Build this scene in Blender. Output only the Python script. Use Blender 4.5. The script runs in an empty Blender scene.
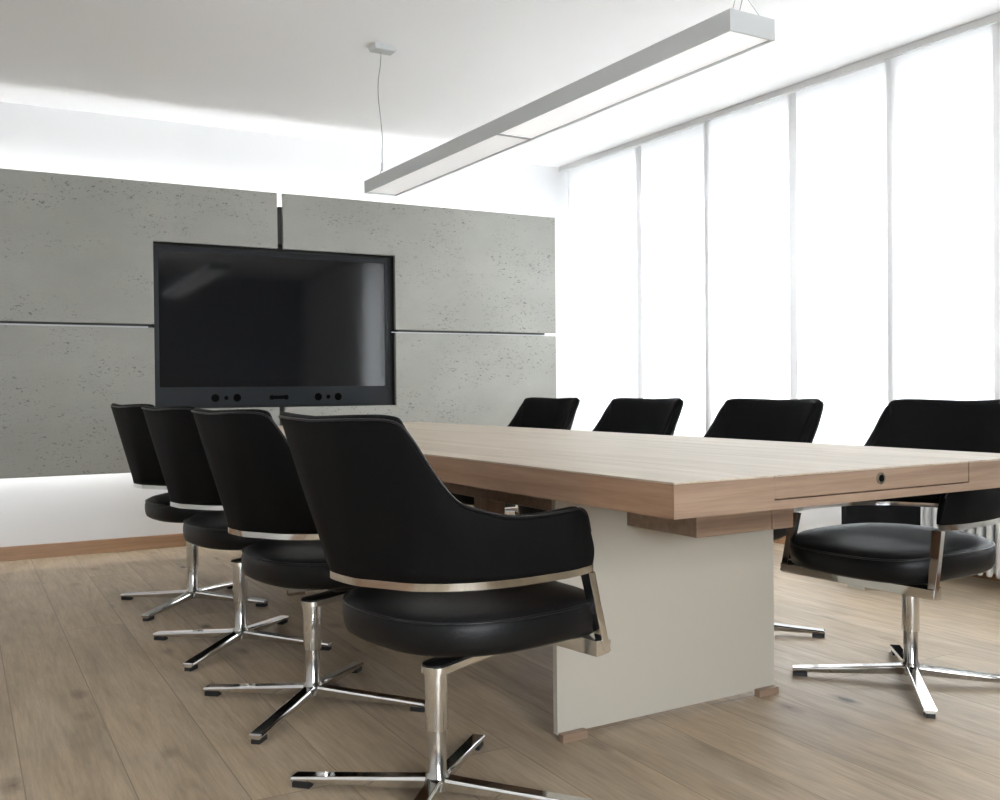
import bpy, bmesh, math, random
from mathutils import Vector, Matrix
random.seed(4)
D = bpy.data
COL = bpy.context.scene.collection
CAMH = 0.92

# ------------------------------------------------------------ materials
def mat(name):
    m = D.materials.new(name); m.use_nodes = True
    nt = m.node_tree; b = nt.nodes['Principled BSDF']
    return m, nt, b

def simple(name, col, rough=0.5, metal=0.0, spec=0.5, coat=0.0, bump=0.0, bscale=300.0, sheen=0.0):
    m, nt, b = mat(name)
    b.inputs['Base Color'].default_value = (*col, 1)
    b.inputs['Roughness'].default_value = rough
    b.inputs['Metallic'].default_value = metal
    b.inputs['Specular IOR Level'].default_value = spec
    b.inputs['Coat Weight'].default_value = coat
    b.inputs['Sheen Weight'].default_value = sheen
    tc = nt.nodes.new('ShaderNodeTexCoord')
    n = nt.nodes.new('ShaderNodeTexNoise'); n.inputs['Scale'].default_value = bscale
    nt.links.new(tc.outputs['Object'], n.inputs['Vector'])
    if bump:
        bp = nt.nodes.new('ShaderNodeBump'); bp.inputs['Strength'].default_value = bump
        bp.inputs['Distance'].default_value = 0.002
        nt.links.new(n.outputs['Fac'], bp.inputs['Height'])
        nt.links.new(bp.outputs['Normal'], b.inputs['Normal'])
    else:
        mr = nt.nodes.new('ShaderNodeMapRange')
        mr.inputs['To Min'].default_value = max(0, rough - 0.02); mr.inputs['To Max'].default_value = rough + 0.02
        nt.links.new(n.outputs['Fac'], mr.inputs['Value'])
        nt.links.new(mr.outputs['Result'], b.inputs['Roughness'])
    return m

def ramp(nt, fac, stops):
    r = nt.nodes.new('ShaderNodeValToRGB')
    el = r.color_ramp.elements
    el[0].position, el[0].color = stops[0][0], (*stops[0][1], 1)
    el[1].position, el[1].color = stops[-1][0], (*stops[-1][1], 1)
    for p, c in stops[1:-1]:
        e = el.new(p); e.color = (*c, 1)
    nt.links.new(fac, r.inputs['Fac'])
    return r.outputs['Color']

def mixc(nt, a, b, fac, mode='MIX'):
    mx = nt.nodes.new('ShaderNodeMix'); mx.data_type = 'RGBA'; mx.blend_type = mode
    if hasattr(fac, 'links') or hasattr(fac, 'is_linked'): nt.links.new(fac, mx.inputs['Factor'])
    else: mx.inputs['Factor'].default_value = fac
    for v, k in ((a, 6), (b, 7)):
        if isinstance(v, tuple): mx.inputs[k].default_value = (*v, 1)
        else: nt.links.new(v, mx.inputs[k])
    return mx.outputs[2]

def noise(nt, vec, scale, detail=4, rough=0.5, dist=0.0):
    n = nt.nodes.new('ShaderNodeTexNoise')
    n.inputs['Scale'].default_value = scale; n.inputs['Detail'].default_value = detail
    n.inputs['Roughness'].default_value = rough; n.inputs['Distortion'].default_value = dist
    nt.links.new(vec, n.inputs['Vector']); return n.outputs['Fac']

def mapping(nt, scale=(1, 1, 1), rot=(0, 0, 0), loc=(0, 0, 0), src='Object'):
    tc = nt.nodes.new('ShaderNodeTexCoord'); mp = nt.nodes.new('ShaderNodeMapping')
    mp.inputs['Scale'].default_value = scale; mp.inputs['Rotation'].default_value = rot
    mp.inputs['Location'].default_value = loc
    nt.links.new(tc.outputs[src], mp.inputs['Vector']); return mp.outputs['Vector']

def wood(name, dark, mid, light, grain='Y', rough=0.45, gscale=1.0, coat=0.0):
    m, nt, b = mat(name)
    s = {'X': (1.2, 30, 30), 'Y': (30, 1.2, 30), 'Z': (30, 30, 1.2)}[grain]
    s = tuple(x * gscale for x in s)
    v = mapping(nt, s)
    f1 = noise(nt, v, 1.0, 6, 0.6, 0.6)
    s2 = tuple(x * 5 for x in s)
    f2 = noise(nt, mapping(nt, s2), 1.0, 5, 0.7, 0.2)
    c1 = ramp(nt, f1, [(0.25, dark), (0.5, mid), (0.75, light)])
    c2 = ramp(nt, f2, [(0.3, (0.72, 0.70, 0.68)), (0.6, (1, 1, 1))])
    c = mixc(nt, c1, c2, 0.55, 'MULTIPLY')
    nt.links.new(c, b.inputs['Base Color'])
    b.inputs['Roughness'].default_value = rough
    b.inputs['Coat Weight'].default_value = coat; b.inputs['Coat Roughness'].default_value = 0.25
    bp = nt.nodes.new('ShaderNodeBump'); bp.inputs['Strength'].default_value = 0.12; bp.inputs['Distance'].default_value = 0.001
    nt.links.new(f2, bp.inputs['Height']); nt.links.new(bp.outputs['Normal'], b.inputs['Normal'])
    return m

def floor_material():
    m, nt, b = mat('limed_oak_floor')
    rz = math.radians(90 + WALL_DEG)
    v = mapping(nt, (1, 1, 1), (0, 0, -rz), (0.9, PLK, 0))       # plank length runs along +x of this space
    br = nt.nodes.new('ShaderNodeTexBrick')
    br.offset = 0.37; br.offset_frequency = 2
    br.inputs['Scale'].default_value = 1.0
    br.inputs['Brick Width'].default_value = 3.1; br.inputs['Row Height'].default_value = 0.222
    br.inputs['Mortar Size'].default_value = 0.0016; br.inputs['Mortar Smooth'].default_value = 0.1
    br.inputs['Bias'].default_value = 0.0
    br.inputs['Color1'].default_value = (0.0, 0.0, 0.0, 1); br.inputs['Color2'].default_value = (1, 1, 1, 1)
    br.inputs['Mortar'].default_value = (0.5, 0.5, 0.5, 1)
    nt.links.new(v, br.inputs['Vector'])
    # shift the grain per plank
    sep = nt.nodes.new('ShaderNodeSeparateColor'); nt.links.new(br.outputs['Color'], sep.inputs[0])
    add = nt.nodes.new('ShaderNodeVectorMath'); add.operation = 'MULTIPLY_ADD'
    add.inputs[1].default_value = (1, 1, 1)
    cmb = nt.nodes.new('ShaderNodeCombineXYZ')
    mul = nt.nodes.new('ShaderNodeMath'); mul.operation = 'MULTIPLY'; mul.inputs[1].default_value = 37.0
    nt.links.new(sep.outputs[0], mul.inputs[0]); nt.links.new(mul.outputs[0], cmb.inputs['X']); nt.links.new(mul.outputs[0], cmb.inputs['Z'])
    nt.links.new(v, add.inputs[0]); nt.links.new(cmb.outputs[0], add.inputs[2])
    def sc(s):
        mp = nt.nodes.new('ShaderNodeMapping'); mp.inputs['Scale'].default_value = s
        nt.links.new(add.outputs[0], mp.inputs['Vector']); return mp.outputs['Vector']
    g1 = noise(nt, sc((1.1, 9, 9)), 1.0, 5, 0.6, 1.6)
    g2 = noise(nt, sc((6, 90, 90)), 1.0, 5, 0.7, 0.4)
    blot = noise(nt, sc((2.2, 3.5, 3.5)), 1.0, 3, 0.5, 0.5)
    c1 = ramp(nt, g1, [(0.25, (0.39, 0.295, 0.190)), (0.5, (0.51, 0.40, 0.275)), (0.78, (0.63, 0.515, 0.38))])
    c2 = ramp(nt, g2, [(0.30, (0.54, 0.51, 0.48)), (0.62, (1.04, 1.04, 1.04))])
    c = mixc(nt, c1, c2, 0.55, 'MULTIPLY')
    tone = ramp(nt, sep.outputs[0], [(0.0, (0.94, 0.93, 0.92)), (1.0, (1.04, 1.03, 1.02))])
    c = mixc(nt, c, tone, 1.0, 'MULTIPLY')
    grey = ramp(nt, blot, [(0.42, (1, 1, 1)), (0.72, (0.80, 0.82, 0.86))])
    c = mixc(nt, c, grey, 0.8, 'MULTIPLY')
    # sparse knots and cracks
    vo = nt.nodes.new('ShaderNodeTexVoronoi'); vo.inputs['Scale'].default_value = 1.0; vo.inputs['Randomness'].default_value = 1.0
    wob = nt.nodes.new('ShaderNodeMapping'); wob.inputs['Scale'].default_value = (2.1, 4.4, 4.4)
    nt.links.new(add.outputs[0], wob.inputs['Vector']); nt.links.new(wob.outputs[0], vo.inputs['Vector'])
    wn = noise(nt, sc((30, 40, 40)), 1.0, 3, 0.6)
    ma = nt.nodes.new('ShaderNodeMath'); ma.operation = 'MULTIPLY_ADD'; ma.inputs[1].default_value = 0.10
    nt.links.new(wn, ma.inputs[0]); nt.links.new(vo.outputs['Distance'], ma.inputs[2])
    kn = ramp(nt, ma.outputs[0], [(0.098, (0.15, 0.13, 0.13)), (0.118, (0.60, 0.58, 0.58)), (0.21, (1, 1, 1))])
    c = mixc(nt, c, kn, 0.9, 'MULTIPLY')
    c = mixc(nt, c, (0.26, 0.195, 0.13), br.outputs['Fac'])
    nt.links.new(c, b.inputs['Base Color'])
    mr = nt.nodes.new('ShaderNodeMapRange'); mr.inputs['To Min'].default_value = 0.42; mr.inputs['To Max'].default_value = 0.58
    nt.links.new(g2, mr.inputs['Value']); nt.links.new(mr.outputs[0], b.inputs['Roughness'])
    bp = nt.nodes.new('ShaderNodeBump'); bp.inputs['Strength'].default_value = 0.18; bp.inputs['Distance'].default_value = 0.002
    nt.links.new(g2, bp.inputs['Height']); nt.links.new(bp.outputs['Normal'], b.inputs['Normal'])
    return m

def concrete_material():
    m, nt, b = mat('pitted_concrete')
    v = mapping(nt, (1, 1, 1), src='Object')
    big = noise(nt, mapping(nt, (1.5, 1.5, 2.2)), 1.0, 4, 0.55)
    zone = noise(nt, mapping(nt, (2.6, 2.6, 5.0), loc=(3, 1, 7)), 1.0, 3, 0.6)
    pit = noise(nt, mapping(nt, (46, 46, 95)), 1.0, 4, 0.62, 0.8)
    fine = noise(nt, mapping(nt, (220, 220, 220)), 1.0, 2, 0.5)
    base = ramp(nt, big, [(0.3, (0.285, 0.282, 0.255)), (0.7, (0.350, 0.346, 0.315))])
    base = mixc(nt, base, ramp(nt, fine, [(0.3, (0.90, 0.90, 0.90)), (0.7, (1.05, 1.05, 1.05))]), 0.7, 'MULTIPLY')
    p = ramp(nt, pit, [(0.355, (1, 1, 1)), (0.405, (0, 0, 0))])
    z = ramp(nt, zone, [(0.44, (0, 0, 0)), (0.56, (1, 1, 1))])
    f = mixc(nt, p, z, 1.0, 'MULTIPLY')
    tobw = nt.nodes.new('ShaderNodeRGBToBW'); nt.links.new(f, tobw.inputs[0])
    c = mixc(nt, base, (0.14, 0.14, 0.13), tobw.outputs[0])
    nt.links.new(c, b.inputs['Base Color'])
    b.inputs['Roughness'].default_value = 0.82
    bp = nt.nodes.new('ShaderNodeBump'); bp.inputs['Strength'].default_value = 0.6; bp.inputs['Distance'].default_value = 0.002
    bp.invert = True
    nt.links.new(tobw.outputs[0], bp.inputs['Height']); nt.links.new(bp.outputs['Normal'], b.inputs['Normal'])
    return m

def emissive(name, col, strength):
    m, nt, b = mat(name)
    b.inputs['Base Color'].default_value = (0.8, 0.8, 0.8, 1)
    b.inputs['Emission Color'].default_value = (*col, 1); b.inputs['Emission Strength'].default_value = strength
    return m

def blind_material(name='translucent_blind_cloth', trans=0.37):
    m, nt, b = mat(name)
    nt.nodes.remove(b); out = nt.nodes['Material Output']
    d = nt.nodes.new('ShaderNodeBsdfDiffuse'); t = nt.nodes.new('ShaderNodeBsdfTranslucent')
    v = mapping(nt, (400, 400, 400)); n = noise(nt, v, 1.0, 2)
    c = ramp(nt, n, [(0.2, (0.93, 0.93, 0.93)), (0.8, (0.97, 0.97, 0.97))])
    nt.links.new(c, d.inputs['Color']); nt.links.new(c, t.inputs['Color'])
    mx = nt.nodes.new('ShaderNodeMixShader'); mx.inputs[0].default_value = trans
    nt.links.new(d.outputs[0], mx.inputs[1]); nt.links.new(t.outputs[0], mx.inputs[2])
    nt.links.new(mx.outputs[0], out.inputs['Surface'])
    return m

def glass_material():
    m, nt, b = mat('window_glass')
    nt.nodes.remove(b); out = nt.nodes['Material Output']
    g = nt.nodes.new('ShaderNodeBsdfGlossy'); g.inputs['Roughness'].default_value = 0.02
    t = nt.nodes.new('ShaderNodeBsdfTransparent'); t.inputs['Color'].default_value = (0.97, 0.97, 0.965, 1)
    fr = nt.nodes.new('ShaderNodeFresnel'); fr.inputs['IOR'].default_value = 1.45
    mx = nt.nodes.new('ShaderNodeMixShader'); nt.links.new(fr.outputs[0], mx.inputs[0])
    nt.links.new(t.outputs[0], mx.inputs[1]); nt.links.new(g.outputs[0], mx.inputs[2])
    nt.links.new(mx.outputs[0], out.inputs['Surface'])
    return m

WALL_DEG = -1.9
PLK = 0.1251
M = {}
M['wall'] = simple('white_wall_paint', (0.80, 0.80, 0.80), 0.9, bump=0.08, bscale=180)
M['rear_wall'] = simple('grey_wall_paint', (0.28, 0.28, 0.28), 0.9, bump=0.08, bscale=180)
M['ceiling'] = simple('white_ceiling_plaster', (0.90, 0.90, 0.90), 0.95, bump=0.35, bscale=120)
M['floor'] = floor_material()
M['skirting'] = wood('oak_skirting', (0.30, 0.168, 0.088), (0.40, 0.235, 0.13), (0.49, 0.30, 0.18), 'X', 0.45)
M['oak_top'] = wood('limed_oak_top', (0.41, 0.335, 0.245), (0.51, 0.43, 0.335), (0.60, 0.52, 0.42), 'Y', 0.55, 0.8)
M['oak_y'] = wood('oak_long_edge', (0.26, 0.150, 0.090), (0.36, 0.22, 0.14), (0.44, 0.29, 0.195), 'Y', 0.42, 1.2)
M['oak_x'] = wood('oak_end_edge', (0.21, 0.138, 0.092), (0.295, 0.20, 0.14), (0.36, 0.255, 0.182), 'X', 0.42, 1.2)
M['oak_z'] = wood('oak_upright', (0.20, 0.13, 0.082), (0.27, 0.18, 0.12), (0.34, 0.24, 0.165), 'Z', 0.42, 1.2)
M['cream'] = simple('cream_laminate', (0.50, 0.465, 0.395), 0.55, bump=0.05, bscale=90)
M['leather'] = simple('black_leather', (0.0035, 0.0037, 0.0041), 0.42, spec=0.25, bump=0.25, bscale=420)
M['leather_back'] = simple('black_leather_shell', (0.0032, 0.0032, 0.0034), 0.65, spec=0.12, bump=0.3, bscale=420)
M['piping'] = simple('black_leather_piping', (0.006, 0.006, 0.007), 0.35, spec=0.4)
M['chrome'] = simple('polished_chrome', (0.74, 0.74, 0.73), 0.07, 1.0)
M['satin'] = simple('brushed_steel', (0.50, 0.49, 0.47), 0.16, 1.0)
M['black_plastic'] = simple('black_plastic', (0.012, 0.012, 0.013), 0.5)
M['dark_top'] = simple('black_enamel', (0.012, 0.012, 0.013), 0.35)
M['bin'] = simple('matt_black_board', (0.006, 0.006, 0.007), 0.9, spec=0.2)
M['concrete'] = concrete_material()
M['backing'] = simple('dark_backing', (0.05, 0.05, 0.045), 0.8)
M['rail_grey'] = simple('grey_aluminium', (0.42, 0.43, 0.44), 0.45, 0.3)
M['lamp_body'] = simple('silver_grey_lamp_paint', (0.55, 0.565, 0.565), 0.5, 0.15)
M['led'] = emissive('led_strip_light', (0.96, 0.98, 1.0), 8.5)
M['led_low'] = emissive('led_strip_light_low', (0.96, 0.98, 1.0), 6.5)
M['diff_near'] = emissive('diffuser_added_glow', (0.96, 0.98, 1.0), 0.24)  # lamp taken as off; small glow added to brighten the near diffuser
M['diff_far'] = emissive('diffuser_added_glow_dim', (0.96, 0.98, 1.0), 0.18)  # weaker added glow for the far half of the unlit lamp
M['bezel'] = simple('tv_bezel', (0.009, 0.011, 0.0135), 0.38, spec=0.22)
M['screen'] = simple('tv_screen', (0.006, 0.0065, 0.008), 0.07, spec=0.6)
M['tv_side'] = simple('tv_side', (0.02, 0.02, 0.02), 0.4)
M['hole'] = simple('speaker_mesh', (0.001, 0.001, 0.001), 0.8, spec=0.05)
M['radiator'] = simple('white_radiator_enamel', (0.74, 0.74, 0.72), 0.35)
M['blind'] = blind_material(); M['seam_shade'] = blind_material('blind_seam_shade', 0.44)  # second cloth is for added strips that darken the blind seams
M['glass'] = glass_material()
M['frame'] = simple('white_window_frame', (0.75, 0.76, 0.77), 0.4)
M['track'] = simple('blind_track', (0.62, 0.62, 0.61), 0.45)
M['cable'] = simple('steel_cable', (0.30, 0.31, 0.32), 0.4, 0.5)
M['brass'] = simple('lock_ring_metal', (0.55, 0.52, 0.42), 0.25, 1.0)
M['tint_red'] = simple('standby_lens', (0.05, 0.05, 0.055), 0.2)

# ------------------------------------------------------------ mesh helpers
def link(name, bm, m, parent=None, smooth=False, bevel=0.0, seg=2, crease=False):
    me = D.meshes.new(name)
    bmesh.ops.recalc_face_normals(bm, faces=bm.faces)
    bm.to_mesh(me); bm.free()
    ms = m if isinstance(m, (list, tuple)) else [m]
    for x in ms: me.materials.append(x)
    if smooth:
        me.polygons.foreach_set('use_smooth', [True] * len(me.polygons))
    if crease: me.set_sharp_from_angle(angle=math.radians(35))
    o = D.objects.new(name, me); COL.objects.link(o)
    if parent: o.parent = parent
    if bevel:
        md = o.modifiers.new('edge', 'BEVEL'); md.width = bevel; md.segments = seg; md.limit_method = 'ANGLE'; md.angle_limit = math.radians(40)
        if smooth is False:
            pass
    return o

def box(bm, x0, x1, y0, y1, z0, z1, mi=0):
    vs = [bm.verts.new(p) for p in ((x0,y0,z0),(x1,y0,z0),(x1,y1,z0),(x0,y1,z0),(x0,y0,z1),(x1,y0,z1),(x1,y1,z1),(x0,y1,z1))]
    fs = []
    for q in ((0,3,2,1),(4,5,6,7),(0,1,5,4),(1,2,6,5),(2,3,7,6),(3,0,4,7)):
        f = bm.faces.new([vs[i] for i in q]); f.material_index = mi; fs.append(f)
    return fs

def hexa(bm, bot, top, mi=0):
    a = [bm.verts.new(p) for p in bot]; b = [bm.verts.new(p) for p in top]; n = len(a)
    fs = [bm.faces.new(a[::-1]), bm.faces.new(b)]
    for i in range(n): fs.append(bm.faces.new((a[i], a[(i+1) % n], b[(i+1) % n], b[i])))
    for f in fs: f.material_index = mi

def prism(bm, pts, axis, a0, a1):
    def P(p, a):
        if axis == 'y': return (p[0], a, p[1])
        if axis == 'x': return (a, p[0], p[1])
        return (p[0], p[1], a)
    hexa(bm, [P(p, a0) for p in pts], [P(p, a1) for p in pts])

def lathe(bm, prof, cx=0, cy=0, n=32):
    rings = []
    for r, z in prof:
        rings.append([bm.verts.new((cx + r*math.cos(2*math.pi*i/n), cy + r*math.sin(2*math.pi*i/n), z)) for i in range(n)])
    for a, b in zip(rings, rings[1:]):
        for i in range(n): bm.faces.new((a[i], a[(i+1) % n], b[(i+1) % n], b[i]))
    bm.faces.new(rings[0][::-1]); bm.faces.new(rings[-1])

def tube(bm, pts, r, n=8, closed=False):
    pts = [Vector(p) for p in pts]; N = len(pts); rings = []
    prev = None
    for i, p in enumerate(pts):
        if closed: t = pts[(i+1) % N] - pts[i-1]
        else: t = pts[min(i+1, N-1)] - pts[max(i-1, 0)]
        t.normalize()
        ref = prev if prev is not None else (Vector((0, 0, 1)) if abs(t.z) < 0.9 else Vector((1, 0, 0)))
        u = (ref - t*ref.dot(t)); u.normalize(); w = t.cross(u); prev = u
        rings.append([bm.verts.new(p + r*(math.cos(2*math.pi*k/n)*u + math.sin(2*math.pi*k/n)*w)) for k in range(n)])
    rng = range(N if closed else N-1)
    for i in rng:
        a, b = rings[i], rings[(i+1) % N]
        for k in range(n): bm.faces.new((a[k], a[(k+1) % n], b[(k+1) % n], b[k]))
    if not closed:
        bm.faces.new(rings[0][::-1]); bm.faces.new(rings[-1])

def tag(o, label, cat, group=None, kind=None):
    o['label'] = label; o['category'] = cat
    if group: o['group'] = group
    if kind: o['kind'] = kind
    return o

def structure(o, label=None, cat=None):
    o['kind'] = 'structure'
    if label: o['label'] = label
    if cat: o['category'] = cat
    return o

def empty(name, loc, rz=0):
    o = D.objects.new(name, None); COL.objects.link(o)
    o.location = loc; o.rotation_euler = (0, 0, rz); o.empty_display_size = 0.1
    return o

def sample(pts, n):
    """Catmull-Rom through pts (tuples of any length), n samples, by index."""
    P = [Vector(p) if len(p) <= 4 else p for p in pts]; out = []
    K = len(pts)
    for s in range(n):
        t = s/(n-1)*(K-1); i = min(int(t), K-2); f = t - i
        p0, p1, p2, p3 = pts[max(i-1, 0)], pts[i], pts[i+1], pts[min(i+2, K-1)]
        out.append(tuple(0.5*((2*b) + (-a+c)*f + (2*a-5*b+4*c-d)*f*f + (-a+3*b-3*c+d)*f**3) for a, b, c, d in zip(p0, p1, p2, p3)))
    return out

# ------------------------------------------------------------ room shell
WD = Vector((math.cos(math.radians(WALL_DEG)), math.sin(math.radians(WALL_DEG)), 0))   # along the back wall
WN = Vector((WD.y, -WD.x, 0))                                                          # out of it, into the room
WP = Vector((0.394, 6.034, 0)) - WN*0.02          # wall surface, s = 0
CEIL = 2.52
XL, XW, Y0 = -1.7, 4.36, -2.2
WROT = math.radians(WALL_DEG)
def wall_y(x): return WP.y + (x - WP.x)*WD.y/WD.x
bm = bmesh.new()
hexa(bm, [(XL-.2, Y0-.2, -.1), (XW+.35, Y0-.2, -.1), (XW+.35, wall_y(XW)+.3, -.1), (XL-.2, wall_y(XL)+.3, -.1)],
         [(XL-.2, Y0-.2, 0), (XW+.35, Y0-.2, 0), (XW+.35, wall_y(XW)+.3, 0), (XL-.2, wall_y(XL)+.3, 0)])
structure(link('floor', bm, M['floor']), 'limed oak plank floor running under the table and chairs', 'floor')
bm = bmesh.new(); box(bm, XL-.2, XW+.35, Y0-.2, 6.5, CEIL, CEIL+.1)
structure(link('ceiling', bm, M['ceiling']), 'plain white plaster ceiling', 'ceiling')
bm = bmesh.new()   # back wall, slightly out of square like the room
y_a, y_b = wall_y(XL-.2), wall_y(XW)
hexa(bm, [(XL-.2, y_a, 0), (XW, y_b, 0), (XW, y_b+.2, 0), (XL-.2, y_a+.2, 0)],
         [(XL-.2, y_a, CEIL), (XW, y_b, CEIL), (XW, y_b+.2, CEIL), (XL-.2, y_a+.2, CEIL)])
structure(link('wall_back', bm, M['wall']), 'white wall behind the concrete panels', 'wall')
bm = bmesh.new(); box(bm, XL-.2, XL, Y0-.2, y_a, 0, CEIL)
structure(link('wall_left', bm, M['wall']), 'white side wall opposite the windows', 'wall')
FILL_WIN = (-0.6, 1.35, .80, 2.25)       # added window behind the viewer, lets in frontal fill daylight
bm = bmesh.new()
box(bm, XL, FILL_WIN[0], Y0-.2, Y0, 0, CEIL); box(bm, FILL_WIN[1], XW+.35, Y0-.2, Y0, 0, CEIL)
box(bm, FILL_WIN[0], FILL_WIN[1], Y0-.2, Y0, 0, FILL_WIN[2]); box(bm, FILL_WIN[0], FILL_WIN[1], Y0-.2, Y0, FILL_WIN[3], CEIL)
structure(link('wall_front', bm, M['rear_wall']), 'wall behind the viewer', 'wall')

# window wall: parapet, lintel, end pieces
WIN = [(4.60, 5.66), (3.40, 4.52), (2.20, 3.32), (1.15, 2.12)]
SILL, HEAD = 0.62, 2.22
bm = bmesh.new()
T = 0.30
box(bm, XW, XW+T, Y0, y_b+.05, 0, SILL)
box(bm, XW, XW+T, Y0, y_b+.05, HEAD, CEIL)
edges = [Y0] + [v for w in sorted(WIN) for v in w] + [y_b+.05]
for a, b_ in zip(edges[0::2], edges[1::2]): box(bm, XW, XW+T, a, b_, SILL, HEAD)
structure(link('wall_right', bm, M['wall']), 'white window wall behind the blinds', 'wall')
for k, (a, b_) in enumerate(WIN):
    w = empty('window_%d' % (k+1), (XW+.12, (a+b_)/2, SILL))
    structure(w, 'window with white frame behind the panel blinds', 'window')
    h = (b_-a)/2; H = HEAD-SILL; f = 0.05
    bm = bmesh.new()
    box(bm, -.03, .03, -h, -h+f, 0, H); box(bm, -.03, .03, h-f, h, 0, H)
    box(bm, -.03, .03, -h+f, h-f, 0, f); box(bm, -.03, .03, -h+f, h-f, H-f, H)
    if k == 0: box(bm, -.03, .03, -h+f, h-f, 1.06, 1.13)
    link('window_frame', bm, M['frame'], w, bevel=.004)
    bm = bmesh.new(); box(bm, -.004, .004, -h+f, h-f, f, H-f)
    link('window_pane', bm, M['glass'], w)
    l = D.lights.new('window_portal', 'AREA'); l.shape = 'RECTANGLE'; l.size = H; l.size_y = 2*h
    l.cycles.is_portal = True
    lo = D.objects.new('window_portal', l); COL.objects.link(lo)
    lo.location = (XW+T+.02, (a+b_)/2, (SILL+HEAD)/2); lo.rotation_euler = (0, math.radians(90), 0)
w = empty('window_5', ((FILL_WIN[0]+FILL_WIN[1])/2, Y0-.1, FILL_WIN[2]))
structure(w, 'added window behind the viewer, giving frontal fill light', 'window')
h = (FILL_WIN[1]-FILL_WIN[0])/2; H = FILL_WIN[3]-FILL_WIN[2]; f = .05
bm = bmesh.new()
for a, b_ in ((-h, -h+f), (-.03, .03), (h-f, h)): box(bm, a, b_, -.03, .03, 0, H)
for a, b_ in ((-h+f, -.03), (.03, h-f)):
    box(bm, a, b_, -.03, .03, 0, f); box(bm, a, b_, -.03, .03, H-f, H)
link('window_frame', bm, M['frame'], w, bevel=.004)
bm = bmesh.new(); box(bm, -h+f, h-f, -.004, .004, f, H-f); link('window_pane', bm, M['glass'], w)
l = D.lights.new('window_portal', 'AREA'); l.shape = 'RECTANGLE'; l.size = 2*h; l.size_y = H; l.cycles.is_portal = True
lo = D.objects.new('window_portal', l); COL.objects.link(lo)
lo.location = ((FILL_WIN[0]+FILL_WIN[1])/2, Y0-.22, (FILL_WIN[2]+FILL_WIN[3])/2); lo.rotation_euler = (math.radians(90), 0, 0)
bm = bmesh.new(); box(bm, XW-.045, XW, Y0, y_b, SILL-.03, SILL)
structure(link('trim_1', bm, M['frame'], bevel=.004), 'white window sill', 'sill')

# skirting boards
bm = bmesh.new()
box(bm, -2.2, (XW-WP.x)/WD.x-.02, -.02, -.0005, 0, .076)
sk = link('baseboard_back', bm, M['skirting'], bevel=.003); sk.location = WP; sk.rotation_euler.z = WROT
structure(sk, 'oak skirting board along the back wall', 'baseboard')
bm = bmesh.new(); box(bm, XW-.02, XW-.0005, Y0+.01, y_b-.03, 0, .076)
structure(link('baseboard_right', bm, wood('oak_skirting_side', (0.30, 0.168, 0.088), (0.40, 0.235, 0.13), (0.49, 0.30, 0.18), 'Y', 0.45), bevel=.003),
          'oak skirting board along the window wall', 'baseboard')
bm = bmesh.new(); box(bm, XL+.0005, XL+.02, Y0+.01, y_a-.05, 0, .076)
structure(link('baseboard_left', bm, M['oak_y'], bevel=.003), 'oak skirting board along the left wall', 'baseboard')

# ------------------------------------------------------------ panel blinds in their track
bm = bmesh.new()
TX = 4.06
box(bm, TX-.028, TX+.05, 1.0, wall_y(TX)-.02, CEIL-.026, CEIL-.0005)
box(bm, TX-.030, TX-.028, 1.0, wall_y(TX)-.02, CEIL-.034, CEIL-.006)
tr = link('blind_track', bm, M['track'])
tag(tr, 'long pale grey ceiling track that the white panel blinds hang from', 'curtain track')
bnd = [5.836, 5.01, 4.37, 3.71, 3.09, 2.545, 1.93, 1.33]
bl_lab = ['white translucent panel blind hanging next to the corner with the back wall',
          'second white panel blind from the back corner, over the far chairs',
          'third white panel blind from the back corner, above the middle of the table',
          'fourth white panel blind from the back corner, behind the third chair',
          'fifth white panel blind from the back corner, beside the nearest chair on the window side',
          'white panel blind at the right edge of the picture', 'white panel blind nearest to the viewer, just beyond the right edge of the picture']
for i in range(len(bnd)-1):
    root = empty('panel_blind', (TX + (0.0 if i % 2 == 0 else 0.016), 0, 0))
    tag(root, bl_lab[i], 'blind', 'white panel blinds')
    ya, yb = bnd[i] + (.055 if i else 0), bnd[i+1]
    bm = bmesh.new()
    n = 14
    g0 = [bm.verts.new((0.0012*math.sin(j*1.3+i), ya+(yb-ya)*j/n, 0.565)) for j in range(n+1)]
    g1 = [bm.verts.new((0, ya+(yb-ya)*j/n, CEIL-.030)) for j in range(n+1)]
    for j in range(n): bm.faces.new((g0[j], g0[j+1], g1[j+1], g1[j]))
    link('blind_cloth', bm, M['blind'], root)
    for yh in (ya-.014, yb+.014):
        bm = bmesh.new(); box(bm, -.0012, .0012, yh-.014, yh+.040*(yh < ya-.1)+.014*(yh > ya-.1), .569, CEIL-.032); link('seam_shade_strip', bm, M['seam_shade'], root)  # added strips imitate the shade of doubled cloth where blinds overlap
    bm = bmesh.new(); box(bm, -.006, .006, yb+.004, ya-.004, .55, .568)
    link('weight_bar', bm, M['frame'], root)

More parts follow.
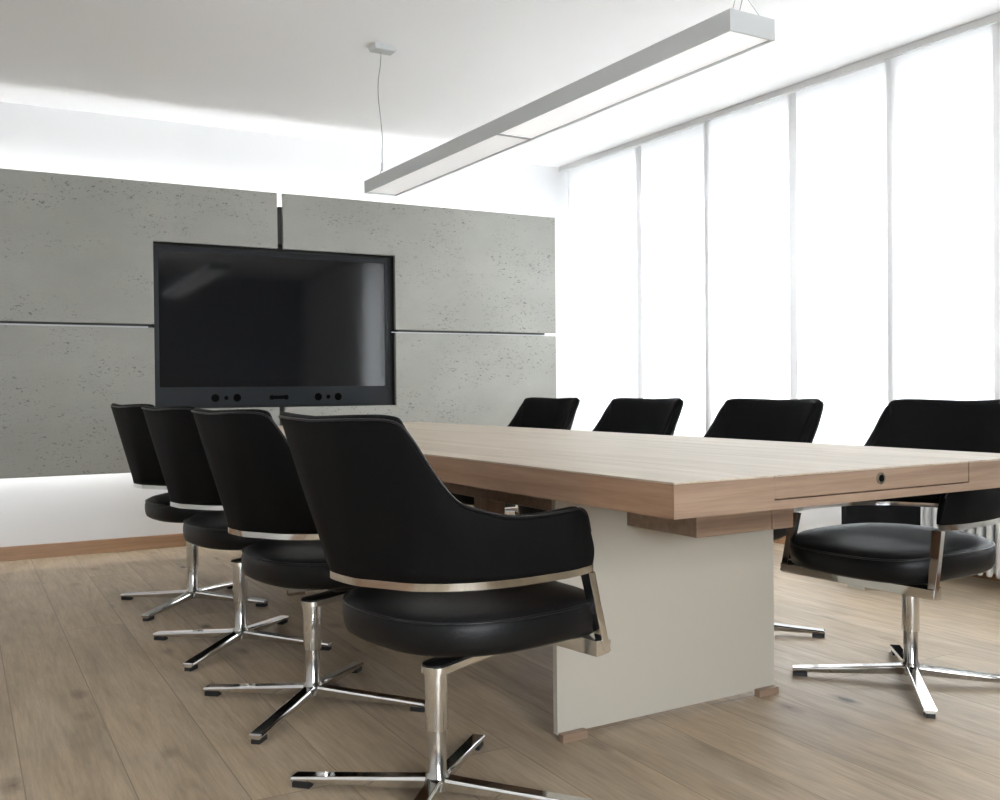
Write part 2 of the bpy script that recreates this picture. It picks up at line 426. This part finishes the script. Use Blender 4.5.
# ------------------------------------------------------------ radiator
rad = empty('radiator', (4.20, 0, 0))
tag(rad, 'white tubular column radiator under the window, behind the nearest right-hand chair', 'radiator')
for k in range(30):
    y = 3.045 - .0455*(k+.5)
    bm = bmesh.new()
    for dx in (-.085, 0.0, .085):
        lathe(bm, [(.006, .060), (.0115, .064), (.0135, .075), (.0135, .545), (.0115, .556), (.006, .560)], dx, y, 12)
    for z in (.09, .53):
        box(bm, -.085, .085, y-.011, y+.011, z-.016, z+.016)
    link('radiator_column', bm, M['radiator'], rad, smooth=True)
for y in (2.97, 1.75):
    bm = bmesh.new(); box(bm, .0, .012, y-.006, y+.006, 0, .08); box(bm, -.09, .1, y-.006, y+.006, .066, .08)
    link('radiator_foot', bm, M['radiator'], rad)
bm = bmesh.new(); tube(bm, [(0, y, .095) for y in (3.045, 1.68)], .012, 10); tube(bm, [(0, y, .525) for y in (3.045, 1.68)], .012, 10)
link('radiator_header', bm, M['radiator'], rad, smooth=True)

# ------------------------------------------------------------ black box between table and wall
bb = empty('storage_box', (3.925, 3.085, 0), math.radians(-36))
tag(bb, 'plain matt black box on the floor by the window wall, just left of the radiator', 'box')
bm = bmesh.new()
w_, d_ = .168, .05
box(bm, -w_, w_, -d_, d_, 0, .48)
link('box_body', bm, M['bin'], bb, bevel=.003)
bm = bmesh.new(); box(bm, -w_-.004, w_+.004, -d_-.004, d_+.004, .481, .50)
link('box_lid', bm, M['bin'], bb, bevel=.003)

# ------------------------------------------------------------ concrete panel wall and screen
PF = 0.12     # panel front in front of the skirting face -> local y = -(PF+.02)
WL = empty('unused', (0, 0, 0)); D.objects.remove(WL)
def S(o, dy=0.0):
    o.location = WP; o.rotation_euler = (0, 0, WROT); return o
F = -(PF + .02); PT = .030
# panel edges in wall coordinates (s along the wall, z up)
S_L, S_M0, S_M1, S_R = -.43, 1.532, 1.566, 3.528
Z_B, Z_G0, Z_G1, Z_T = 0.462, 1.290, 1.310, 2.128
T_L, T_R, T_B, T_T = 0.805, 2.303, 0.821, 1.789
def panel(pts, lab):
    bm = bmesh.new(); prism(bm, pts, 'y', F, F+PT)
    o = S(link('concrete_panel', bm, M['concrete'], bevel=.002, seg=1))
    tag(o, lab, 'wall panel', 'concrete wall panels around the screen')
panel([(S_L, Z_G1), (T_L, Z_G1), (T_L, T_T), (S_M0, T_T), (S_M0, Z_T), (S_L, Z_T)], 'pitted grey concrete panel above and left of the screen')
panel([(S_M1, Z_T), (S_M1, T_T), (T_R, T_T), (T_R, Z_G1), (S_R, Z_G1), (S_R, Z_T)], 'pitted grey concrete panel above and right of the screen')
panel([(S_L, Z_B), (S_M0, Z_B), (S_M0, T_B), (T_L, T_B), (T_L, Z_G0), (S_L, Z_G0)], 'pitted grey concrete panel below and left of the screen')
panel([(S_M1, Z_B), (S_R, Z_B), (S_R, Z_G0), (T_R, Z_G0), (T_R, T_B), (S_M1, T_B)], 'pitted grey concrete panel below and right of the screen')
IN = .075
bk = empty('panel_backing', (WP.x, WP.y, 0), WROT)
tag(bk, 'dark recessed frame fixed to the wall behind the four concrete panels', 'wall frame')
bm = bmesh.new()
a0, a1, b0, b1 = S_L+IN, S_R-IN, Z_B+IN, Z_T-IN
RB = F+PT+.0002
t0, t1, u0, u1 = T_L-.03, T_R+.03, T_B-.03, T_T+.03
box(bm, a0, t0, RB, -.0005, b0, b1); box(bm, t1, a1, RB, -.0005, b0, b1)
box(bm, t0, t1, RB, -.0005, b0, u0); box(bm, t0, t1, RB, -.0005, u1, b1)
box(bm, t0, t1, -.012, -.0005, u0, u1)
link('backing_frame', bm, M['backing'], bk)
bm = bmesh.new()
box(bm, S_L+IN, T_L-.03, RB-.010, RB-.001, Z_G0+.001, Z_G0+.008)
link('joint_rail', bm, M['rail_grey'], bk)
bm = bmesh.new(); box(bm, T_R-.02, S_R-IN, RB-.010, RB-.001, Z_G0+.001, Z_G0+.008)
link('joint_rail', bm, M['rail_grey'], bk)
def led(x0, x1, z0, z1, m, lab):
    bm = bmesh.new(); box(bm, x0, x1, -.075, -.055, z0, z1)
    o = link('led_strip', bm, m); S(o); tag(o, lab, 'light strip', 'light strips behind the concrete panels')
led(a0, a1, b1+.001, b1+.009, M['led'], 'glowing light strip hidden behind the top edge of the concrete panels')
led(a0, a1, b0-.009, b0-.001, M['led_low'], 'glowing light strip hidden behind the bottom edge of the concrete panels')
led(a1+.001, a1+.009, b0+.02, b1-.02, M['led_low'], 'glowing upright light strip hidden behind the right edge of the concrete panels')

# television
tv = empty('wall_screen', (WP.x, WP.y, 0), WROT)
tag(tv, 'large black flat screen recessed in the concrete panel wall', 'television')
G = .004
TF = F + .034
x0, x1, z0, z1 = T_L+.003, T_R-.032, T_B+.008, T_T-.020
bm = bmesh.new(); box(bm, x0, x1, TF+.012, -.013, z0, z1)
link('tv_body', bm, M['tv_side'], tv, bevel=.004)
sx0, sx1, sz0, sz1 = x0+.03, x1-.030, z0+.118, z1-.030
bm = bmesh.new()
box(bm, x0, sx0, TF, TF+.012, z0, z1); box(bm, sx1, x1, TF, TF+.012, z0, z1)
box(bm, sx0, sx1, TF, TF+.012, z0, sz0); box(bm, sx0, sx1, TF, TF+.012, sz1, z1)
link('bezel', bm, M['bezel'], tv)
bm = bmesh.new(); box(bm, sx0, sx1, TF+.004, TF+.0119, sz0, sz1)
link('screen', bm, M['screen'], tv)
def disc(bm, cx, cz, r, y, w=0, n=24):
    pts = []
    for i in range(n):
        a = 2*math.pi*i/n
        pts.append((cx + r*math.cos(a) + (w if math.cos(a) > 0 else -w), cz + r*math.sin(a)))
    prism(bm, pts, 'y', y-.0015, y+.001)
zc = z0 + .052
mid = (x0+x1)/2
for sgn in (-1, 1):
    for dx, r in ((-.068, .0235), (-.003, .0125), (.062, .0235)):
        bm = bmesh.new(); disc(bm, mid + sgn*.318 + dx, zc, r, TF); link('speaker_port', bm, M['hole'], tv)
bm = bmesh.new(); disc(bm, mid, zc, .011, TF, .045); disc(bm, mid-.045, zc, .015, TF-.0004); disc(bm, mid+.045, zc, .015, TF-.0004)
link('camera_slot', bm, M['hole'], tv)
bm = bmesh.new(); disc(bm, x1-.012, z0+.10, .004, TF); disc(bm, x1-.012, z0+.125, .003, TF); link('sensor', bm, M['hole'], tv)

# ------------------------------------------------------------ table
TX0, TX1, TY0, TY1, TZ = 1.230, 2.432, 1.429, 4.97, 0.740
TB = .670
table = empty('conference_table', ((TX0+TX1)/2, (TY0+TY1)/2, 0))
tag(table, 'long limed oak conference table on a cream slab leg', 'table')
cx, cy = table.location.x, table.location.y
J0, J1 = 1.496, 2.134
ftop = .6885
def tpart(name, m, *boxes, bevel=.0015):
    bm = bmesh.new()
    for b_ in boxes: box(bm, b_[0]-cx, b_[1]-cx, b_[2]-cy, b_[3]-cy, b_[4], b_[5])
    return link(name, bm, m, table, bevel=bevel, seg=1)
g = .001
top = tpart('tabletop', M['oak_top'],
      (TX0, J0-g, TY0, TY1, TZ-.004, TZ), (J0+g, J1-g, TY0, TY1, TZ-.004, TZ), (J1+g, TX1, TY0, TY1, TZ-.004, TZ), bevel=.0008)
def tprism(name, m, *polys):
    bm = bmesh.new()
    for pts, za, zb in polys: prism(bm, [(x-cx, y-cy) for x, y in pts], 'z', za, zb)
    return link(name, bm, m, table)
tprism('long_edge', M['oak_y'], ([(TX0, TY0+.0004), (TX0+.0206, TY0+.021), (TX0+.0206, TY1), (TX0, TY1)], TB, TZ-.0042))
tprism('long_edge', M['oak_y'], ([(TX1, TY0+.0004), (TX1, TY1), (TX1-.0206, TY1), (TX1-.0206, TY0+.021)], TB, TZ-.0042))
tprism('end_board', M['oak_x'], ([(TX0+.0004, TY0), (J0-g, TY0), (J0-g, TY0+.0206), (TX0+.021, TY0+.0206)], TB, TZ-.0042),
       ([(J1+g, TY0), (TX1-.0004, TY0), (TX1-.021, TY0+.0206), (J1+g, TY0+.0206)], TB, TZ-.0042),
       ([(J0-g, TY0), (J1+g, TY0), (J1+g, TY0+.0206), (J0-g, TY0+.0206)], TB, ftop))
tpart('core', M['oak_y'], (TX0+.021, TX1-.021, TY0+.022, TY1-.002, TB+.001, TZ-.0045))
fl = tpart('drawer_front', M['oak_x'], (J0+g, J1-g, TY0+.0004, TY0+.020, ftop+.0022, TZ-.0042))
def ycyl(name, m, x, z, r, y0, y1, parent, inner=None):
    bm = bmesh.new(); n = 24
    a = [(x-cx + r*math.cos(2*math.pi*i/n), z + r*math.sin(2*math.pi*i/n)) for i in range(n)]
    prism(bm, a, 'y', y0-cy, y1-cy)
    return link(name, bm, m, parent)
ycyl('lock_ring', M['brass'], 1.818, .7165, .0125, TY0-.004, TY0+.002, fl)
ycyl('lock_cylinder', M['hole'], 1.818, .7165, .0082, TY0-.0046, TY0+.002, fl)
# beam below the top
BX0, BX1, BY0, BY1, BZ = 1.665, 2.005, 1.850, 4.56, .545
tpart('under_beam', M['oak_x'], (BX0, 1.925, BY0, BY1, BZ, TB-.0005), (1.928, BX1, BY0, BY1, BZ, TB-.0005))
# cream slab feet
def slab(y0, y1, fy):
    bm = bmesh.new()
    X0, X1 = 1.430, 2.218
    box(bm, X0-cx, X1-cx, y0-cy, y1-cy, .016, BZ-.0005)
    box(bm, X0-cx, BX0-.001-cx, y0-cy, y1-cy, BZ-.0005, TB-.001)
    s = link('slab_leg', bm, M['cream'], table)
    for a, b_ in ((1.432, 1.512), (2.134, 2.212)):
        bm = bmesh.new(); box(bm, a-cx, b_-cx, fy[0]-cy, fy[1]-cy, 0, .022)
        link('foot_block', bm, M['oak_x'], s, bevel=.002)
slab(2.126, 2.144, (2.102, 2.1255)); slab(4.26, 4.278, (4.2785, 4.302))
tpart('cable_column', M['oak_z'], (1.798, 1.874, 3.12, 3.22, 0, BZ-.0005), bevel=.002)

# ------------------------------------------------------------ pendant lamp
LX, LY0, LY1, LZ, LW, LH = 1.903, 1.885, 4.285, 1.84, .160, .056
lamp = empty('pendant_lamp', (LX, (LY0+LY1)/2, LZ))
tag(lamp, 'long silver grey linear lamp hanging on wires above the table', 'lamp')
lh = (LY1-LY0)/2
bm = bmesh.new()
box(bm, -LW/2, -LW/2+.006, -lh, lh, 0, LH); box(bm, LW/2-.006, LW/2, -lh, lh, 0, LH)
box(bm, -LW/2+.006, LW/2-.006, -lh, -lh+.006, 0, LH); box(bm, -LW/2+.006, LW/2-.006, lh-.006, lh, 0, LH)
box(bm, -LW/2+.006, LW/2-.006, -lh+.006, lh-.006, LH-.006, LH)
link('lamp_housing', bm, M['lamp_body'], lamp)
bm = bmesh.new(); box(bm, -LW/2+.0065, LW/2-.0065, -lh+.0065, -.006, .006, .010); link('diffuser', bm, M['diff_near'], lamp)
bm = bmesh.new(); box(bm, -LW/2+.0065, LW/2-.0065, .006, lh-.0065, .006, .010); link('diffuser', bm, M['diff_far'], lamp)
bm = bmesh.new(); box(bm, -LW/2+.0065, LW/2-.0065, -.0055, .0055, .003, .012); link('joint_bar', bm, M['rail_grey'], lamp)
CH = CEIL-LZ
for y in (-lh+.05, lh-.05):
    bm = bmesh.new()
    hexa(bm, [(-.052, y-.034, CH-.024), (.052, y-.034, CH-.024), (.052, y+.034, CH-.024), (-.052, y+.034, CH-.024)],
             [(-.060, y-.042, CH-.0005), (.060, y-.042, CH-.0005), (.060, y+.042, CH-.0005), (-.060, y+.042, CH-.0005)])
    link('ceiling_canopy', bm, M['lamp_body'], lamp, bevel=.002)
y = -lh+.05
for sx in (-1, 1):
    bm = bmesh.new(); tube(bm, [(sx*.055, y-.03, LH), (0, y, LH+.09)], .0007, 6); link('suspension_wire', bm, M['cable'], lamp)
bm = bmesh.new(); tube(bm, [(0, y, LH+.09), (0, y, CH-.024)], .0009, 6); link('suspension_wire', bm, M['cable'], lamp)
bm = bmesh.new(); tube(bm, [(-.030, y-.03, LH), (.002, y-.01, LH+.05), (.022, y, LH+.10), (.012, y, LH+.3), (.004, y, CH-.024)], .0012, 6); link('power_cord', bm, M['cable'], lamp)
y = lh-.05
bm = bmesh.new()
cp = [(-.030, LH), (-.022, LH+.03), (-.010, LH+.07), (-.010, LH+.12), (-.008, LH+.20), (-.016, LH+.29), (-.026, LH+.38), (-.026, LH+.46), (-.014, LH+.54), (-.010, CH-.024)]
pts = [(x, y, z) for x, z in sample(cp, 40)]
tube(bm, pts, .0018, 6); link('power_cord', bm, M['cable'], lamp, smooth=True)
bm = bmesh.new(); lathe(bm, [(.003, LH+.045), (.004, LH+.05), (.004, LH+.08), (.002, LH+.085)], -.011, y, 12); link('wire_gripper', bm, M['rail_grey'], lamp)

# ------------------------------------------------------------ chair
# half shell, back centre -> arm front: bottom x, bottom y, top x, top y, top z
HS = [(-.236, .000, -.307, .000, .868), (-.232, -.052, -.304, -.095, .871), (-.208, -.108, -.290, -.170, .873), (-.190, -.150, -.268, -.222, .872),
      (-.172, -.180, -.250, -.249, .861), (-.150, -.203, -.226, -.260, .826), (-.122, -.226, -.188, -.268, .765), (-.085, -.246, -.137, -.276, .706),
      (-.040, -.262, -.070, -.286, .680), (.020, -.274, .000, -.287, .665), (.090, -.279, .075, -.289, .664), (.160, -.278, .150, -.288, .6675),
      (.205, -.269, .185, -.279, .6665), (.228, -.262, .210, -.270, .650), (.242, -.256, .228, -.262, .610)]
ZB = .535
def half_samples(n=70):
    s = sample(HS, n)
    return s
def full_path():
    h = half_samples()
    left = [(a, -b, c, -d, e) for a, b, c, d, e in h][::-1]
    return left[:-1] + h
def shell_point(p, v, lean=1.15):
    a, b, c, d, e = p
    z = ZB + (e-ZB)*v
    g_ = v**lean
    return Vector((a+(c-a)*g_, b+(d-b)*g_, z))
def build_shell():
    """outer shell: outside skin, rolled lip, inner skin, closed bottom and fronts"""
    P = full_path(); N = len(P); NV = 14; TH = .030
    bm = bmesh.new(); cols = []
    inner_cols = []; seam = []
    for i, p in enumerate(P):
        q0, q1 = P[max(i-1, 0)], P[min(i+1, N-1)]
        col = []
        end = min(i, N-1-i)
        tf = 1.0 if end > 6 else .55 + .45*end/6
        def nrm(v):
            t = shell_point(q1, v) - shell_point(q0, v); t.z = 0; t.normalize()
            return Vector((-t.y, t.x, 0))        # towards the inside of the U
        for k in range(NV+1):
            v = k/NV*.972
            pt = shell_point(p, v)
            bul = .006*math.sin(math.pi*min(1, v*1.02))
            col.append(pt - nrm(v)*bul)
        nt_ = nrm(.98)
        topo = shell_point(p, .972)
        seam.append(topo - nt_*.001)
        ez = p[4]
        th = TH*tf
        tp = shell_point(p, 1.0)
        col.append(Vector((topo.x, topo.y, ez-.007)) + nt_*.001)
        col.append(Vector((tp.x, tp.y, ez)) + nt_*(th*.35))
        col.append(Vector((tp.x, tp.y, ez-.001)) + nt_*(th*.75))
        col.append(Vector((tp.x, tp.y, ez-.010)) + nt_*th*1.02)
        for k in range(NV, -1, -1):
            v = k/NV*.955
            pt = shell_point(p, v) + nrm(v)*(th*(1.0 + .35*math.sin(math.pi*v)))
            col.append(pt)
        cols.append([bm.verts.new(c) for c in col])
    K = len(cols[0])
    for a, b in zip(cols, cols[1:]):
        for k in range(K): bm.faces.new((a[k], a[(k+1) % K], b[(k+1) % K], b[k]))
    bm.faces.new(cols[0]); bm.faces.new(cols[-1][::-1])
    return bm, seam
def build_band():
    P = full_path(); N = len(P); bm = bmesh.new(); cols = []
    for i, p in enumerate(P):
        q0, q1 = P[max(i-1, 0)], P[min(i+1, N-1)]
        t = Vector((q1[0]-q0[0], q1[1]-q0[1], 0)).normalized(); n = Vector((-t.y, t.x, 0))
        c = Vector((p[0], p[1], 0))
        cols.append([bm.verts.new(c + n*a + Vector((0, 0, z))) for a, z in ((-.001, .519), (-.001, .5345), (.007, .5345), (.007, .519))])
    for a, b in zip(cols, cols[1:]):
        for k in range(4): bm.faces.new((a[k], a[(k+1) % 4], b[(k+1) % 4], b[k]))
    bm.faces.new(cols[0]); bm.faces.new(cols[-1][::-1])
    return bm
def seat_ring(s, n=72, cxs=.100):
    out = []
    for i in range(n):
        a = 2*math.pi*i/n; c, sn = math.cos(a), math.sin(a)
        front = c > 0
        e = 3.0 if front else 2.6
        r = (abs(c)**e + abs(sn)**e)**(-1/e)
        hx = .262 if front else .278
        out.append((cxs + s*hx*r*c, s*.264*r*sn))
    return out
def build_seat():
    bm = bmesh.new(); rings = []
    prof = [(.30, .374), (.80, .374), (.93, .376), (.975, .384), (.992, .398), (1.0, .414), (.998, .432), (.985, .445), (.955, .455), (.90, .463), (.78, .471), (.60, .476), (.38, .479), (.16, .480)]
    for s, z in prof:
        pts = seat_ring(s)
        rings.append([bm.verts.new((x, y, z - (.012*max(0, (x-.22)/.11) if z > .42 else 0)- (.008*max(0, min(1, (x-.18)/.08)) if z < .39 else 0))) for x, y in pts])
    n = len(rings[0])
    for a, b in zip(rings, rings[1:]):
        for i in range(n): bm.faces.new((a[i], a[(i+1) % n], b[(i+1) % n], b[i]))
    bm.faces.new(rings[0][::-1]); bm.faces.new(rings[-1])
    return bm
def build_leg(ang):
    bm = bmesh.new()
    u = Vector((math.cos(ang), math.sin(ang), 0)); w = Vector((-u.y, u.x, 0))
    L = .352; secs = []
    for r, zt, zb, hw, ht in ((.010, .056, .024, .020, .015), (.05, .052, .023, .018, .014), (.12, .046, .020, .018, .0145), (.24, .036, .0155, .0185, .0155), (L-.004, .027, .0125, .0195, .017), (L, .0255, .0125, .019, .0165)):
        secs.append([bm.verts.new(u*r + w*x + Vector((0, 0, z))) for x, z in ((-hw*.62, zb), (hw*.62, zb), (hw, zt-.007), (ht, zt), (-ht, zt), (-hw, zt-.007))])
    for a, b in zip(secs, secs[1:]):
        for k in range(6): bm.faces.new((a[k], a[(k+1) % 6], b[(k+1) % 6], b[k]))
    bm.faces.new(secs[0]); bm.faces.new(secs[-1][::-1])
    pb = bmesh.new()
    o = []
    for r, x in ((L-.045, -.012), (L-.002, -.012), (L-.002, .012), (L-.045, .012)): o.append(u*r + w*x)
    hexa(pb, [(p.x, p.y, 0) for p in o], [(p.x, p.y, .0128) for p in o])
    return bm, pb

def make_chair(loc, rz, label, base_rot=45):
    root = empty('swivel_chair', loc, rz)
    tag(root, label, 'chair', 'black swivel armchairs around the table')
    for k in range(4):
        a, b = build_leg(math.radians(base_rot + 90*k))
        lg = link('leg', a, M['chrome'], root, bevel=.0015); link('foot_pad', b, M['black_plastic'], lg)
    bm = bmesh.new(); lathe(bm, [(.026, .024), (.030, .028), (.030, .047), (.0255, .060), (.0215, .066), (.0215, .17)]); link('lower_column', bm, M['satin'], root, smooth=True, crease=True)
    bm = bmesh.new(); lathe(bm, [(.0255, .1605), (.0260, .162), (.0260, .288)], n=36); link('column_sleeve', bm, M['chrome'], root, smooth=True, crease=True)
    # spine: rounded bar from the column head forward to the front bar
    bm = bmesh.new()
    pts = [(-.033*math.sin(t), .033*math.cos(t)) for t in [math.pi*i/12 for i in range(1, 12)]]
    pts = [(.0, .033)] + pts + [(.0, -.033), (.262, -.030), (.262, .030)]
    def rise(x): return .288 + .032*max(0, min(1, (x-.01)/.25))
    hexa(bm, [(x, y, rise(x)) for x, y in pts], [(x, y, rise(x)+.016) for x, y in pts])
    sp = link('seat_spine', bm, M['chrome'], root, bevel=.001)
    bm = bmesh.new(); pc = [(x*.985+.001, y*.95) for x, y in pts]; hexa(bm, [(x, y, rise(x)+.0162) for x, y in pc], [(x, y, rise(x)+.020) for x, y in pc]); link('spine_cover', bm, M['dark_top'], sp)
    bm = bmesh.new(); box(bm, .03, .20, -.09, .09, .334, .3735); link('tilt_housing', bm, M['black_plastic'], root, bevel=.004)
    # front bar, wedge section, with the two posts
    bm = bmesh.new()
    def sec(y): return [(.232, y, .313), (.290, y, .352-.030), (.295, y, .356), (.268, y, .362), (.236, y, .337)]
    secs = []
    for y, dz, dx in ((-.262, 0, 0), (.262, 0, 0)):
        pts_ = [(.246, .330), (.284, .334), (.290, .362), (.246, .366)]
        secs.append([bm.verts.new((x, y, z)) for x, z in pts_])
    for a, b in zip(secs, secs[1:]):
        for k in range(4): bm.faces.new((a[k], a[(k+1) % 4], b[(k+1) % 4], b[k]))
    bm.faces.new(secs[0][::-1]); bm.faces.new(secs[-1])
    link('front_bar', bm, M['chrome'], root, bevel=.001)
    for s in (-1, 1):
        bm = bmesh.new()
        def q(x, ya, yb, z, w): return [(x-w, s*ya, z), (x+w, s*ya, z), (x+w, s*yb, z), (x-w, s*yb, z)]
        hexa(bm, q(.276, .266, .243, .338, .0095), q(.234, .261, .231, .5185, .0095))
        link('arm_post', bm, M['chrome'], root, bevel=.0012)
    link('frame_band', build_band(), M['chrome'], root, smooth=True, crease=True)
    st = link('seat', build_seat(), M['leather'], root, smooth=True)
    bm = bmesh.new(); tube(bm, [(x, y, .4475 - .012*max(0, (x-.22)/.11)) for x, y in seat_ring(.988)], .0028, 8, True)
    link('seat_piping', bm, M['piping'], st, smooth=True)
    sb, seam = build_shell()
    sh = link('backrest', sb, M['leather_back'], root, smooth=True)
    bm = bmesh.new(); tube(bm, [p for p in seam], .0026, 8); link('back_piping', bm, M['piping'], sh, smooth=True)
    return root

def copy_tree(o, parent=None):
    c = o.copy(); COL.objects.link(c); c.parent = parent
    for ch in list(o.children): copy_tree(ch, c)
    return c

CH_ = [((.998, 1.968), 8, 'black armchair on the left side of the table, nearest to the viewer and seen whole'),
       ((1.000, 2.775), 8, 'second nearest black armchair on the left side of the table'),
       ((1.010, 3.555), 8, 'third nearest black armchair on the left side of the table'),
       ((1.035, 4.370), 8, 'black armchair on the left side of the table, nearest to the concrete wall'),
       ((2.645, 1.970), 182.5, 'black armchair at the right edge of the picture, beside the radiator'),
       ((2.605, 2.735), 181, 'black armchair on the window side, second from the right, its backrest showing above the table'),
       ((2.600, 3.492), 181, 'black armchair on the window side, third from the right, mostly hidden by the table'),
       ((2.590, 4.250), 181, 'black armchair on the window side nearest to the concrete wall')]
proto = None
for (x, y), a, lab in CH_:
    if proto is None: proto = o = make_chair((x, y, 0), 0, lab)
    else: o = copy_tree(proto)
    o.location = (x, y, 0); o.rotation_euler.z = math.radians(a)
    o['label'] = lab
    for ch in o.children:                                   # the star base stays square to the table
        if ch.name.startswith('leg'): ch.rotation_euler.z = -math.radians(a)

# ------------------------------------------------------------ light
w = D.worlds.new('overcast_sky'); bpy.context.scene.world = w; w.use_nodes = True
bg = w.node_tree.nodes['Background']; bg.inputs['Color'].default_value = (0.885, 0.94, 1.0, 1); bg.inputs['Strength'].default_value = 12.0

# ------------------------------------------------------------ camera
f, yaw, pitch, roll = 985.445, .536767, .0112913, -.00928017
cs, sn = math.cos, math.sin
R0 = Matrix(((1,0,0),(0,0,-1),(0,1,0)))
Rz = Matrix(((cs(yaw),-sn(yaw),0),(sn(yaw),cs(yaw),0),(0,0,1)))
Rp = Matrix(((1,0,0),(0,cs(pitch),-sn(pitch)),(0,sn(pitch),cs(pitch))))
Rr = Matrix(((cs(roll),-sn(roll),0),(sn(roll),cs(roll),0),(0,0,1)))
R = Rr @ Rp @ R0 @ Rz                 # world -> camera (x right, y down, z forward)
RT = R.transposed()
cr = RT @ Vector((1,0,0)); cu = RT @ Vector((0,-1,0)); cb = RT @ Vector((0,0,-1))
mw = Matrix(((cr.x,cu.x,cb.x,0),(cr.y,cu.y,cb.y,0),(cr.z,cu.z,cb.z,CAMH),(0,0,0,1)))
cam = D.cameras.new('camera'); co = D.objects.new('camera', cam); COL.objects.link(co)
co.matrix_world = mw; cam.sensor_width = 36; cam.lens = 36*f/1000; cam.clip_start = .02
bpy.context.scene.camera = co

sc = bpy.context.scene
sc.view_settings.view_transform = 'Standard'; sc.view_settings.look = 'None'
sc.view_settings.gamma = 1; sc.view_settings.use_curve_mapping = False
sc.view_settings.exposure = 1.33
sc.cycles.max_bounces = 10; sc.cycles.diffuse_bounces = 6; sc.cycles.transparent_max_bounces = 8
sc.cycles.use_denoising = True; sc.cycles.caustics_reflective = False; sc.cycles.caustics_refractive = False
sc.cycles.sample_clamp_indirect = 6
